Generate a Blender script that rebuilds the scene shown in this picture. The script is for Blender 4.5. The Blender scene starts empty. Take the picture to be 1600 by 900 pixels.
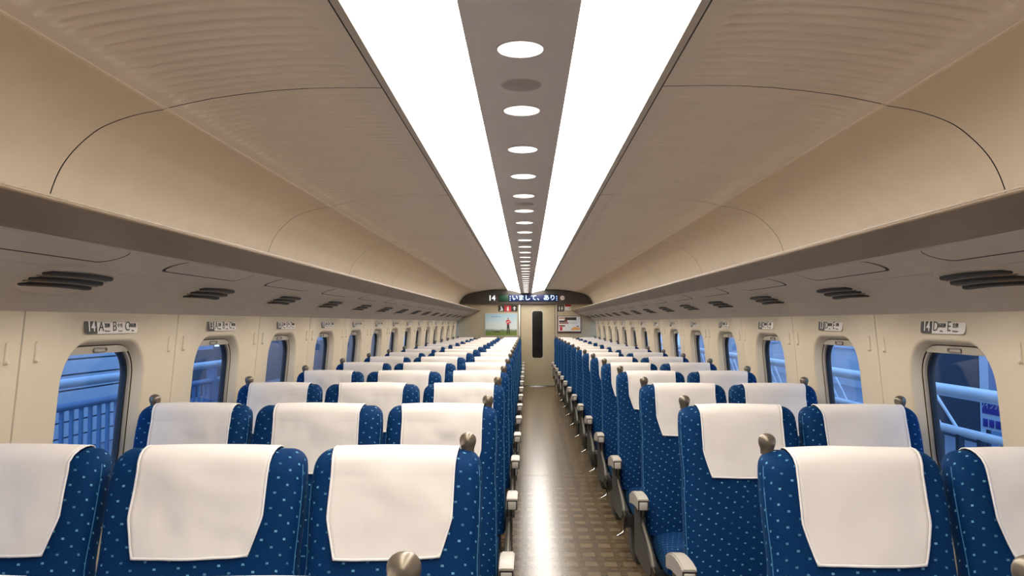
import bpy, bmesh, math, random
from mathutils import Vector, Matrix, noise as mnoise

S = bpy.context.scene
COL = S.collection
R = math.radians
PI = math.pi

# ------------------------------------------------------------------ camera, world, exposure
F_PX, VPX, VPY = 1190.0, 823.0, 504.0
CAM_Z = 1.449
cam_d = bpy.data.cameras.new('camera')
cam = bpy.data.objects.new('camera', cam_d)
COL.objects.link(cam)
cam_d.sensor_width = 36.0
cam_d.lens = F_PX * 36.0 / 1600.0
cam_d.clip_start = 0.02
cam.location = (0.015, 0.0, CAM_Z)
cam.rotation_euler = (R(90) + math.atan((VPY - 450) / F_PX), 0, math.atan((VPX - 800) / F_PX))
S.camera = cam

world = bpy.data.worlds.new('World')
S.world = world
world.use_nodes = True
world.node_tree.nodes['Background'].inputs['Color'].default_value = (0.28, 0.50, 0.88, 1)
world.node_tree.nodes['Background'].inputs['Strength'].default_value = 2.2

vs = S.view_settings
vs.view_transform = 'Standard'
vs.look = 'None'
vs.gamma = 1.0
vs.use_curve_mapping = False
vs.exposure = 0.0
STRIP_POWER = 8.8

# ------------------------------------------------------------------ dimensions
P = 1.04                       # seat pitch
END = 16.75 * P                # end wall
BACK = -3.0                    # rear end of the built saloon (behind the camera)
CZ = CAM_Z
ROWS = [(0.91 + k) * P for k in range(16)]     # nearest (cut off) row first
WIN0 = 2.85                    # centre of the window beside the second row
WTOP = CZ + 0.035
def wallx(z):                  # the side wall leans in towards the top
    return 1.537 + (WTOP - max(z, 0.70)) * 0.085

# ------------------------------------------------------------------ materials
MATS = {}
def new_mat(name):
    m = bpy.data.materials.new(name); m.use_nodes = True
    MATS[name] = m
    return m, m.node_tree, m.node_tree.nodes['Principled BSDF']
def lk(nt, a, b): nt.links.new(a, b)
def nd(nt, typ, **kw):
    n = nt.nodes.new(typ)
    for k, v in kw.items(): setattr(n, k, v)
    return n
def math_n(nt, op, a, b=None, clamp=False):
    n = nd(nt, 'ShaderNodeMath', operation=op); n.use_clamp = clamp
    for i, v in enumerate((a, b)):
        if v is None: continue
        if isinstance(v, (int, float)): n.inputs[i].default_value = v
        else: lk(nt, v, n.inputs[i])
    return n.outputs[0]
def mixc(nt, fac, a, b):
    n = nd(nt, 'ShaderNodeMix', data_type='RGBA')
    for i, v in ((0, fac), (6, a), (7, b)):
        if isinstance(v, (int, float)): n.inputs[i].default_value = v
        elif isinstance(v, tuple): n.inputs[i].default_value = (*v, 1)
        else: lk(nt, v, n.inputs[i])
    return n.outputs[2]
def plain(name, col, rough=0.5, metal=0.0, var=0.06, scale=8.0, bump=0.0, bscale=300.0, spec=0.5):
    m, nt, b = new_mat(name)
    tc = nd(nt, 'ShaderNodeTexCoord')
    nz = nd(nt, 'ShaderNodeTexNoise'); nz.inputs['Scale'].default_value = scale; nz.inputs['Detail'].default_value = 3
    lk(nt, tc.outputs['Object'], nz.inputs['Vector'])
    lo = tuple(c * (1 - var) for c in col); hi = tuple(min(1, c * (1 + var)) for c in col)
    lk(nt, mixc(nt, nz.outputs['Fac'], lo, hi), b.inputs['Base Color'])
    b.inputs['Roughness'].default_value = rough
    b.inputs['Metallic'].default_value = metal
    b.inputs['Specular IOR Level'].default_value = spec
    if bump:
        n2 = nd(nt, 'ShaderNodeTexNoise'); n2.inputs['Scale'].default_value = bscale
        lk(nt, tc.outputs['Object'], n2.inputs['Vector'])
        bp = nd(nt, 'ShaderNodeBump'); bp.inputs['Strength'].default_value = bump; bp.inputs['Distance'].default_value = 0.001
        lk(nt, n2.outputs['Fac'], bp.inputs['Height']); lk(nt, bp.outputs[0], b.inputs['Normal'])
    return m
def emit(name, col, strength):
    m, nt, b = new_mat(name)
    b.inputs['Base Color'].default_value = (*col, 1)
    b.inputs['Emission Color'].default_value = (*col, 1)
    b.inputs['Emission Strength'].default_value = strength
    return m

plain('ceiling_cream', (0.88, 0.755, 0.62), 0.45, bump=0.15)
plain('cove_cream', (0.82, 0.69, 0.53), 0.40, bump=0.1)
plain('centre_grey', (0.80, 0.73, 0.72), 0.45)
plain('trim_grey', (0.55, 0.50, 0.44), 0.4)
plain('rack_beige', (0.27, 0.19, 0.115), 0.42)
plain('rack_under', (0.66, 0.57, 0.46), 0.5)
plain('wall_cream', (0.76, 0.645, 0.47), 0.45)
plain('jamb_grey', (0.66, 0.60, 0.52), 0.4)
plain('rail_beige', (0.46, 0.40, 0.31), 0.35)
plain('black_rubber', (0.012, 0.012, 0.012), 0.5)
plain('dark_gap', (0.02, 0.016, 0.012), 0.8)
plain('vent_dark', (0.018, 0.015, 0.013), 0.6)
plain('end_wall_tan', (0.50, 0.41, 0.265), 0.42, var=0.04)
plain('door_tan', (0.52, 0.43, 0.28), 0.35, var=0.04)
plain('header_brown', (0.050, 0.040, 0.033), 0.28)
plain('dark_glass', (0.006, 0.006, 0.008), 0.08)
plain('knob_metal', (0.20, 0.165, 0.12), 0.32, metal=0.55)
plain('arm_grey', (0.50, 0.45, 0.38), 0.38)
plain('arm_cap', (0.56, 0.51, 0.44), 0.35)
plain('side_grey', (0.028, 0.025, 0.021), 0.45)
plain('edge_grey', (0.24, 0.215, 0.17), 0.4)
plain('base_dark', (0.03, 0.03, 0.032), 0.5)
plain('steel', (0.70, 0.70, 0.70), 0.22, metal=1.0)
plain('cover_white', (0.83, 0.762, 0.695), 0.85, var=0.03, scale=5, bump=0.25, bscale=900, spec=0.2)
plain('hem_white', (0.93, 0.885, 0.84), 0.8, var=0.02, spec=0.2)
plain('piping_blue', (0.045, 0.19, 0.38), 0.6)
plain('shell_dark', (0.03, 0.025, 0.02), 0.9)
plain('white_print', (0.82, 0.80, 0.77), 0.5, var=0.02)
plain('plate_white', (0.78, 0.73, 0.66), 0.4, var=0.02)
plain('print_dark', (0.035, 0.028, 0.022), 0.5, var=0.02)
plain('print_grey', (0.22, 0.20, 0.18), 0.5, var=0.02)
plain('print_red', (0.62, 0.02, 0.035), 0.45, var=0.02)
plain('print_orange', (0.85, 0.42, 0.12), 0.45)
plain('print_brown', (0.28, 0.08, 0.04), 0.45)
plain('print_skin', (0.45, 0.25, 0.16), 0.5)
plain('print_purple', (0.06, 0.04, 0.30), 0.5)
plain('hook_cream', (0.74, 0.65, 0.51), 0.3)
plain('frame_silver', (0.60, 0.58, 0.52), 0.3, metal=0.6)
plain('frame_maroon', (0.10, 0.02, 0.015), 0.35)
plain('fence_blue', (0.20, 0.31, 0.48), 0.5)
plain('rail_white', (0.92, 0.94, 0.98), 0.35)
plain('out_wall', (0.58, 0.64, 0.70), 0.7, var=0.15, scale=3)
plain('out_dark', (0.035, 0.045, 0.07), 0.5)
plain('out_pale', (0.62, 0.70, 0.78), 0.6)
plain('out_ground', (0.22, 0.25, 0.30), 0.8)
plain('grille_grey', (0.52, 0.47, 0.44), 0.4)
emit('strip_light', (1.0, 0.955, 0.89), STRIP_POWER)
emit('down_light', (1.0, 0.96, 0.90), 3.0)
emit('led_white', (0.55, 0.80, 1.0), 1.6)
emit('led_text', (0.9, 0.95, 1.0), 0.9)
emit('led_green', (0.002, 0.045, 0.018), 0.25)
emit('led_panel', (0.004, 0.011, 0.07), 0.5)
emit('reflection_glow', (0.75, 0.88, 1.0), 1.4)  # glow of the added bars that imitate window reflections

# seat cloth: staggered pale dashes on a blue weave
def cloth(name, axes):
    m, nt, b = new_mat(name)
    tc = nd(nt, 'ShaderNodeTexCoord'); sp = nd(nt, 'ShaderNodeSeparateXYZ')
    lk(nt, tc.outputs['Object'], sp.inputs[0])
    # unroll the cloth: depth behind the main face carries the dashes on around the sides
    if axes == (0, 2):
        third = math_n(nt, 'ADD', math_n(nt, 'SUBTRACT', sp.outputs[1], math_n(nt, 'MULTIPLY', sp.outputs[2], 0.27)), 0.27 * (CZ - 0.33) + 0.055)
        y = math_n(nt, 'ADD', sp.outputs[2], math_n(nt, 'MULTIPLY', third, 0.5))
    else:
        third = math_n(nt, 'SUBTRACT', 0.43, sp.outputs[2])
        y = math_n(nt, 'SUBTRACT', sp.outputs[1], third)
    x = math_n(nt, 'ADD', sp.outputs[0], math_n(nt, 'MULTIPLY', math_n(nt, 'SIGN', sp.outputs[0]), third))
    a, c = (-0.033, -0.0196), (0.026, -0.0165)
    det = a[0] * c[1] - a[1] * c[0]
    def lin(k0, k1): return math_n(nt, 'ADD', math_n(nt, 'MULTIPLY', x, k0), math_n(nt, 'MULTIPLY', y, k1))
    i = lin(c[1] / det, -c[0] / det); j = lin(-a[1] / det, a[0] / det)
    fi = math_n(nt, 'SUBTRACT', math_n(nt, 'FRACT', i), 0.5); fj = math_n(nt, 'SUBTRACT', math_n(nt, 'FRACT', j), 0.5)
    def loc(k): return math_n(nt, 'ABSOLUTE', math_n(nt, 'ADD', math_n(nt, 'MULTIPLY', fi, a[k]), math_n(nt, 'MULTIPLY', fj, c[k])))
    mask = math_n(nt, 'MULTIPLY', math_n(nt, 'LESS_THAN', loc(0), 0.0036), math_n(nt, 'LESS_THAN', loc(1), 0.0025))
    cb = nd(nt, 'ShaderNodeCombineXYZ'); lk(nt, math_n(nt, 'FLOOR', i), cb.inputs[0]); lk(nt, math_n(nt, 'FLOOR', j), cb.inputs[1])
    wn = nd(nt, 'ShaderNodeTexWhiteNoise'); lk(nt, cb.outputs[0], wn.inputs['Vector'])
    mask = math_n(nt, 'MULTIPLY', mask, math_n(nt, 'ADD', math_n(nt, 'MULTIPLY', wn.outputs['Value'], 0.7), 0.3))
    wv = nd(nt, 'ShaderNodeTexWave'); wv.bands_direction = 'DIAGONAL'
    wv.inputs['Scale'].default_value = 60; wv.inputs['Distortion'].default_value = 6; wv.inputs['Detail'].default_value = 2
    lk(nt, tc.outputs['Object'], wv.inputs['Vector'])
    base = mixc(nt, wv.outputs['Fac'], (0.0004, 0.024, 0.094), (0.0006, 0.032, 0.120))
    lk(nt, mixc(nt, mask, base, (0.16, 0.42, 0.60)), b.inputs['Base Color'])
    b.inputs['Roughness'].default_value = 0.72
    b.inputs['Specular IOR Level'].default_value = 0.12
    b.inputs['Sheen Weight'].default_value = 0.05
    b.inputs['Sheen Tint'].default_value = (0.2, 0.6, 1.0, 1)
    bp = nd(nt, 'ShaderNodeBump'); bp.inputs['Strength'].default_value = 0.12; bp.inputs['Distance'].default_value = 0.001
    lk(nt, wv.outputs['Fac'], bp.inputs['Height']); lk(nt, bp.outputs[0], b.inputs['Normal'])
cloth('cloth_back', (0, 2))
cloth('cloth_cushion', (0, 1))

# floor: brown vinyl printed with small paler rectangles, polished
def floor_mat():
    m, nt, b = new_mat('floor_vinyl')
    tc = nd(nt, 'ShaderNodeTexCoord'); sp = nd(nt, 'ShaderNodeSeparateXYZ')
    lk(nt, tc.outputs['Object'], sp.inputs[0])
    def cell(o, per, off=0.0):
        return math_n(nt, 'ABSOLUTE', math_n(nt, 'SUBTRACT', math_n(nt, 'FRACT', math_n(nt, 'ADD', math_n(nt, 'DIVIDE', o, per), off)), 0.5))
    x, y = sp.outputs[0], sp.outputs[1]
    m1 = math_n(nt, 'MULTIPLY', math_n(nt, 'LESS_THAN', cell(x, 0.115), 0.32), math_n(nt, 'LESS_THAN', cell(y, 0.19), 0.22))
    m2 = math_n(nt, 'MULTIPLY', math_n(nt, 'LESS_THAN', cell(x, 0.0575, 0.3), 0.3), math_n(nt, 'LESS_THAN', cell(y, 0.095, 0.5), 0.10))
    wn = nd(nt, 'ShaderNodeTexNoise'); wn.inputs['Scale'].default_value = 9
    lk(nt, tc.outputs['Object'], wn.inputs['Vector'])
    fine = nd(nt, 'ShaderNodeTexNoise'); fine.inputs['Scale'].default_value = 160
    lk(nt, tc.outputs['Object'], fine.inputs['Vector'])
    c0 = mixc(nt, fine.outputs['Fac'], (0.105, 0.070, 0.034), (0.14, 0.097, 0.052))
    c1 = mixc(nt, math_n(nt, 'MULTIPLY', m2, 0.25), c0, (0.22, 0.165, 0.10))
    f = math_n(nt, 'MULTIPLY', m1, math_n(nt, 'ADD', math_n(nt, 'MULTIPLY', wn.outputs['Fac'], 0.6), 0.25))
    lk(nt, mixc(nt, f, c1, (0.25, 0.187, 0.108)), b.inputs['Base Color'])
    b.inputs['Roughness'].default_value = 0.22
    b.inputs['Specular IOR Level'].default_value = 0.6
    bp = nd(nt, 'ShaderNodeBump'); bp.inputs['Strength'].default_value = 0.02; bp.inputs['Distance'].default_value = 0.002
    lk(nt, fine.outputs['Fac'], bp.inputs['Height']); lk(nt, bp.outputs[0], b.inputs['Normal'])
floor_mat()

def glass_mat():
    m, nt, b = new_mat('window_glass')
    out = nt.nodes['Material Output']
    tr = nd(nt, 'ShaderNodeBsdfTransparent'); tr.inputs[0].default_value = (0.86, 0.92, 1.0, 1)
    gl = nd(nt, 'ShaderNodeBsdfGlossy'); gl.inputs['Roughness'].default_value = 0.03
    fr = nd(nt, 'ShaderNodeLayerWeight'); fr.inputs[0].default_value = 0.5
    fac = math_n(nt, 'ADD', math_n(nt, 'MULTIPLY', math_n(nt, 'POWER', fr.outputs['Facing'], 5.0), 0.5), 0.02)
    mx = nd(nt, 'ShaderNodeMixShader')
    lk(nt, fac, mx.inputs[0]); lk(nt, tr.outputs[0], mx.inputs[1]); lk(nt, gl.outputs[0], mx.inputs[2])
    lk(nt, mx.outputs[0], out.inputs['Surface'])
glass_mat()

def poster_mat():   # printed picture: pale sky over a green field
    m, nt, b = new_mat('poster_print')
    tc = nd(nt, 'ShaderNodeTexCoord'); sp = nd(nt, 'ShaderNodeSeparateXYZ'); lk(nt, tc.outputs['Object'], sp.inputs[0])
    nz = nd(nt, 'ShaderNodeTexNoise'); nz.inputs['Scale'].default_value = 7; lk(nt, tc.outputs['Object'], nz.inputs['Vector'])
    rp = nd(nt, 'ShaderNodeValToRGB'); e = rp.color_ramp.elements
    e[0].position = 0.0; e[0].color = (0.24, 0.27, 0.03, 1)
    e[1].position = 1.0; e[1].color = (0.32, 0.55, 0.66, 1)
    for p_, c_ in ((0.20, (0.14, 0.22, 0.04, 1)), (0.27, (0.22, 0.29, 0.20, 1)), (0.33, (0.74, 0.78, 0.76, 1)), (0.6, (0.64, 0.76, 0.78, 1))):
        q = e.new(p_); q.color = c_
    v = math_n(nt, 'ADD', math_n(nt, 'MULTIPLY', sp.outputs[2], 1 / 0.55), math_n(nt, 'MULTIPLY', math_n(nt, 'SUBTRACT', nz.outputs['Fac'], 0.5), 0.10))
    lk(nt, math_n(nt, 'ADD', v, 0.5), rp.inputs[0]); lk(nt, rp.outputs[0], b.inputs['Base Color'])
    b.inputs['Roughness'].default_value = 0.4
poster_mat()

# ------------------------------------------------------------------ helpers
def obj(name, me, mat=None, parent=None, loc=None):
    o = bpy.data.objects.new(name, me)
    COL.objects.link(o)
    if mat and me is not None and not me.materials: me.materials.append(MATS[mat])
    if parent: o.parent = parent
    if loc: o.location = loc
    return o
def empty(name, loc=(0, 0, 0), rz=0.0):
    o = bpy.data.objects.new(name, None); COL.objects.link(o)
    o.location = loc; o.rotation_euler = (0, 0, rz); o.empty_display_size = 0.1
    return o
def tag(o, label, cat=None, group=None, kind=None):
    o['label'] = label
    if cat: o['category'] = cat
    if group: o['group'] = group
    if kind: o['kind'] = kind
    return o
def mesh_from(name, verts, faces, smooth=True):
    me = bpy.data.meshes.new(name); me.from_pydata([tuple(v) for v in verts], [], faces); me.update()
    if smooth:
        me.polygons.foreach_set('use_smooth', [True] * len(me.polygons))
    return me
def fix_normals(me):
    bm = bmesh.new(); bm.from_mesh(me)
    bmesh.ops.recalc_face_normals(bm, faces=bm.faces[:]); bm.to_mesh(me); bm.free(); me.update()
    return me
def auto_smooth(me, ang=35):
    bm = bmesh.new(); bm.from_mesh(me); lim = R(ang)
    for f in bm.faces: f.smooth = True
    for e in bm.edges:
        if len(e.link_faces) == 2 and e.calc_face_angle(0) > lim: e.smooth = False
    bm.to_mesh(me); bm.free(); me.update()
    return me
def box(name, x0, x1, y0, y1, z0, z1, bevel=0.0, seg=2):
    bm = bmesh.new(); bmesh.ops.create_cube(bm, size=1.0)
    for v in bm.verts:
        v.co = Vector((x0 + (v.co.x + .5) * (x1 - x0), y0 + (v.co.y + .5) * (y1 - y0), z0 + (v.co.z + .5) * (z1 - z0)))
    if bevel:
        bmesh.ops.bevel(bm, geom=bm.edges[:], offset=bevel, segments=seg, affect='EDGES', profile=0.5)
    me = bpy.data.meshes.new(name); bm.to_mesh(me); bm.free()
    return auto_smooth(me) if bevel else me
def rrect(hw, z0, z1, r, n=8, r2=None):
    """rounded rectangle in (s,z), counter-clockwise"""
    r2 = r if r2 is None else r2
    pts = []
    for cx, cz, a0, rr in ((hw - r, z1 - r, 0, r), (-hw + r, z1 - r, 90, r), (-hw + r2, z0 + r2, 180, r2), (hw - r2, z0 + r2, 270, r2)):
        for k in range(n + 1):
            a = R(a0 + 90.0 * k / n); pts.append((cx + rr * math.cos(a), cz + rr * math.sin(a)))
    return pts
def plate_mesh(name, pts, thick, bevel=0.0):
    """flat outline in (x,z), front towards -y, thickness along +y"""
    n = len(pts)
    v = [(p[0], 0, p[1]) for p in pts] + [(p[0], thick, p[1]) for p in pts]
    f = [tuple(range(n)), tuple(range(2 * n - 1, n - 1, -1))] + [(i, i + n, (i + 1) % n + n, (i + 1) % n) for i in range(n)]
    me = mesh_from(name, v, f, False); fix_normals(me)
    if bevel:
        bm = bmesh.new(); bm.from_mesh(me)
        bmesh.ops.bevel(bm, geom=[e for e in bm.edges if abs(e.verts[0].co.y - e.verts[1].co.y) < 1e-6], offset=bevel, segments=2, affect='EDGES')
        bm.to_mesh(me); bm.free()
    return auto_smooth(me)
def tube(name, pts, r, n=8, cap=True, taper=None):
    pts = [Vector(p) for p in pts]; v = []; f = []
    up = Vector((0, 0, 1))
    for i, p in enumerate(pts):
        t = (pts[min(i + 1, len(pts) - 1)] - pts[max(i - 1, 0)]).normalized()
        ref = up if abs(t.z) < 0.95 else Vector((0, 1, 0))
        a = t.cross(ref).normalized(); b_ = a.cross(t).normalized()
        rr = r * (taper[i] if taper else 1)
        for k in range(n):
            th = 2 * PI * k / n; v.append(p + a * math.cos(th) * rr + b_ * math.sin(th) * rr)
    for i in range(len(pts) - 1):
        for k in range(n):
            f.append((i * n + k, i * n + (k + 1) % n, (i + 1) * n + (k + 1) % n, (i + 1) * n + k))
    if cap:
        f.append(tuple(range(n - 1, -1, -1))); f.append(tuple(range((len(pts) - 1) * n, len(pts) * n)))
    return auto_smooth(fix_normals(mesh_from(name, v, f)), 50)
def loft(name, loops, caps=True):
    n = len(loops[0]); v = [p for l in loops for p in l]; f = []
    for i in range(len(loops) - 1):
        for k in range(n):
            f.append((i * n + k, i * n + (k + 1) % n, (i + 1) * n + (k + 1) % n, (i + 1) * n + k))
    if caps:
        f.append(tuple(range(n - 1, -1, -1))); f.append(tuple(range((len(loops) - 1) * n, len(loops) * n)))
    return auto_smooth(fix_normals(mesh_from(name, v, f)), 45)
def lathe(name, prof, n=20, caps=True):
    """profile (r,z) around z"""
    loops = [[(r * math.cos(2 * PI * k / n), r * math.sin(2 * PI * k / n), z) for k in range(n)] for r, z in prof]
    return loft(name, loops, caps)
def prism_y(name, sect, y0, y1, closed=True):
    """cross-section (x,z) run along y"""
    n = len(sect); v = [(x, y0, z) for x, z in sect] + [(x, y1, z) for x, z in sect]
    rng = range(n) if closed else range(n - 1)
    f = [(i, (i + 1) % n, (i + 1) % n + n, i + n) for i in rng]
    if closed: f += [tuple(range(n - 1, -1, -1)), tuple(range(n, 2 * n))]
    me = mesh_from(name, v, f)
    if closed: fix_normals(me)
    return auto_smooth(me, 30)
def smooth_curve(pts, n=6):
    out = []
    for i in range(len(pts) - 1):
        p0 = pts[max(i - 1, 0)]; p1 = pts[i]; p2 = pts[i + 1]; p3 = pts[min(i + 2, len(pts) - 1)]
        for k in range(n):
            t = k / n
            out.append(tuple(0.5 * (2 * p1[j] + (p2[j] - p0[j]) * t + (2 * p0[j] - 5 * p1[j] + 4 * p2[j] - p3[j]) * t * t + (3 * p1[j] - p0[j] - 3 * p2[j] + p3[j]) * t ** 3) for j in range(len(p1))))
    out.append(tuple(pts[-1]))
    return out
TXT = {}
def text_mesh(s, size, shear=0.0, bold=0.0, align='CENTER'):
    key = (s, size, shear, bold, align)
    if key in TXT: return TXT[key]
    cu = bpy.data.curves.new('lettering', 'FONT'); cu.body = s; cu.size = size; cu.shear = shear
    cu.align_x = align; cu.align_y = 'CENTER'; cu.offset = bold; cu.extrude = 0.0004; cu.resolution_u = 3
    o = bpy.data.objects.new('lettering', cu); COL.objects.link(o)
    dg = bpy.context.evaluated_depsgraph_get(); dg.update()
    me = bpy.data.meshes.new_from_object(o.evaluated_get(dg))
    bpy.data.objects.remove(o); me.name = 'lettering'
    for v in me.vertices: v.co = Vector((v.co.x, -v.co.z, v.co.y))     # stand it up, front towards -y
    me.update(); me.materials.clear()
    TXT[key] = me
    return me
def letters(name, s, size, mat, parent, x, z, y=-0.001, **kw):
    me = text_mesh(s, size, **kw).copy()
    return obj(name, me, mat, parent, (x, y, z))
ORD = ['zeroth', 'first', 'second', 'third', 'fourth', 'fifth', 'sixth', 'seventh', 'eighth', 'ninth', 'tenth', 'eleventh', 'twelfth', 'thirteenth',
       'fourteenth', 'fifteenth', 'sixteenth', 'seventeenth', 'eighteenth', 'nineteenth', 'twentieth', 'twenty-first', 'twenty-second', 'twenty-third',
       'twenty-fourth', 'twenty-fifth', 'twenty-sixth', 'twenty-seventh', 'twenty-eighth', 'twenty-ninth', 'thirtieth', 'thirty-first', 'thirty-second',
       'thirty-third', 'thirty-fourth', 'thirty-fifth', 'thirty-sixth']
SIDES = (('left', -1), ('right', 1))

# ------------------------------------------------------------------ floor
floor = tag(obj('floor', box('floor', -1.62, 1.62, BACK, END + 0.05, -0.04, 0.0), 'floor_vinyl'),
            'polished brown vinyl floor printed with small pale rectangles', kind='structure')
obj('floor_seam', box('floor_seam', -1.6, 1.6, 7.3, 7.304, 0.0, 0.0006), 'print_dark', floor)
obj('floor_seam', box('floor_seam', -1.6, 1.6, 1.9, 1.904, 0.0, 0.0006), 'print_dark', floor)

# ------------------------------------------------------------------ ceiling
ceil = tag(empty('ceiling', (0, 0, 0)), 'cream curved train ceiling with ribbed panels', kind='structure')
CC = 0.673 + CZ
obj('centre_panel', prism_y('centre_panel', [(-.131, CC), (.131, CC), (.131, CC + .02), (-.131, CC + .02)], BACK, END), 'centre_grey', ceil)
roof = obj('roof_shell', prism_y('roof_shell', [(-1.60, CZ + .05), (-1.60, CZ + .55), (-1.5, CZ + .76), (-.5, CZ + .84), (.5, CZ + .84), (1.5, CZ + .76), (1.60, CZ + .55), (1.60, CZ + .05),
      (1.62, CZ + .05), (1.62, CZ + .55), (1.52, CZ + .78), (.5, CZ + .86), (-.5, CZ + .86), (-1.52, CZ + .78), (-1.62, CZ + .55), (-1.62, CZ + .05)], BACK - .02, END + .06), 'shell_dark', ceil)

PANEL = 2 * P
SEAM0 = 2.42 - 3 * PANEL
GAP = 0.006
seams = [SEAM0 + i * PANEL for i in range(12)]
RIBS = 36
top_prof = [(.453, .757), (.462, .7575), (.60, .7585), (.70, .757), (.80, .751), (.95, .734), (1.05, .717), (1.155, .694)]
top_s = smooth_curve(top_prof, 4)
def ribbed_panel(sx, y0, y1):
    # x samples denser towards the rib ends
    n = RIBS * 6; ys = [y0 + (y1 - y0) * i / n for i in range(n + 1)]
    xs = [.453, .462, .50, .512, .524, .54, .60, .70, .80, .90, 1.0, 1.06, 1.085, 1.097, 1.109, 1.12, 1.145, 1.155]
    def zat(x):
        for a, b in zip(top_s, top_s[1:]):
            if a[0] <= x <= b[0] + 1e-9:
                t = (x - a[0]) / max(b[0] - a[0], 1e-9); return a[1] + (b[1] - a[1]) * t
        return top_s[-1][1]
    def env(x):
        def ss(a, b, v):
            t = min(1, max(0, (v - a) / (b - a))); return t * t * (3 - 2 * t)
        return ss(.512, .54, x) * (1 - ss(1.085, 1.109, x))
    v = []; f = []
    for i, y in enumerate(ys):
        ph = (i % 6) / 6.0
        rib = max(0.0, math.cos(2 * PI * (ph - 0.5))) ** 0.8
        for x in xs: v.append((sx * x, y, CZ + zat(x) + 0.0095 * rib * env(x)))
    m = len(xs)
    for i in range(n):
        for k in range(m - 1):
            q = (i * m + k, i * m + k + 1, (i + 1) * m + k + 1, (i + 1) * m + k)
            f.append(q if sx > 0 else q[::-1])
    return mesh_from('ceiling_panel', v, f)
cove_prof = smooth_curve([(1.163, .690), (1.25, .674), (1.33, .648), (1.39, .616), (1.456, .555), (1.50, .490), (1.53, .405), (1.540, .32), (1.541, .22)], 5)
for side, sx in SIDES:
    base_p = ribbed_panel(sx, GAP / 2, PANEL - GAP / 2)
    cov = prism_y('cove_panel', [(sx * x, z + CZ) for x, z in cove_prof], GAP / 2, PANEL - GAP / 2, closed=False)
    lip = prism_y('panel_lip', [(sx * x, z + CZ) for x, z in ((1.152, .6945), (1.156, .692), (1.160, .6915), (1.164, .690), (1.164, .70), (1.152, .70))], GAP / 2, PANEL - GAP / 2)
    for y in seams:
        if y + PANEL < BACK: continue
        if y > END: break
        last = y + PANEL > END
        for nm, me, mt in (('ceiling_panel', base_p, 'ceiling_cream'), ('cove_panel', cov, 'cove_cream'), ('panel_lip', lip, 'cove_cream')):
            o = obj(nm, me, mt, ceil, (0, y, 0))
            if last: o.scale = (1, (END - y) / PANEL, 1)
    obj('light_trim', prism_y('light_trim', [(sx * x, z + CZ) for x, z in ((.418, .742), (.424, .7445), (.446, .753), (.446, .80), (.418, .80))], BACK, END), 'trim_grey', ceil)
    # light strip
    st = smooth_curve([(.133, .676), (.20, .699), (.30, .726), (.418, .747)], 4)
    sec = [(sx * x, z + CZ) for x, z in st] + [(sx * x, z + CZ + .03) for x, z in reversed(st)]
    ls = tag(obj('light_strip', prism_y('light_strip', sec, BACK, END), 'strip_light'),
             f'long glowing white ceiling light strip {side} of the grey centre panel', 'light', 'ceiling light strips')

# round downlights and speaker grilles in the centre panel
SP = 0.543; D0 = 1.845
disc = lathe('lens', [(0.001, -.0035), (.050, -.0035), (.056, -.0015), (.056, 0.0)], 28)
ring = lathe('bezel', [(.0565, 0), (.0565, -.003), (.059, -.003), (.0595, 0)], 28, False)
n = 0
for k in range(40):
    y = D0 + k * SP
    if y > END - .1: break
    n += 1
    t = tag(empty('downlight', (0, y, CC)), f'round white ceiling downlight, {ORD[n]} from the camera', 'downlight', 'downlights along the centre panel')
    obj('lens', disc, 'down_light', t); obj('bezel', ring, 'centre_grey', t)
gdisc = lathe('grille_plate', [(0.001, -.002), (.055, -.002), (.0575, -.0008), (.058, 0)], 28)
hv, hf = [], []
for ix in range(-8, 9):
    for iy in range(-8, 9):
        x, y = ix * .006 + (iy % 2) * .003, iy * .0055
        if x * x + y * y < .048 ** 2:
            b0 = len(hv); hv += [(x + 0.0011 * math.cos(a * PI / 3), y + .0011 * math.sin(a * PI / 3), -.0024) for a in range(6)]; hf.append(tuple(b0 + 5 - q for q in range(6)))
holes = mesh_from('perforation', hv, hf, False)
for k in range(8):
    y = D0 + SP * (0.53 + 4 * k)
    if y > END - .3: break
    t = tag(empty('speaker_grille', (0, y, CC)), f'round perforated grey speaker grille, {ORD[k + 1]} from the camera, between downlights', 'speaker', 'speaker grilles in the centre panel')
    obj('grille_plate', gdisc, 'grille_grey', t)
    h = obj('perforation', holes, 'vent_dark', t); h['kind'] = 'stuff'

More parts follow.
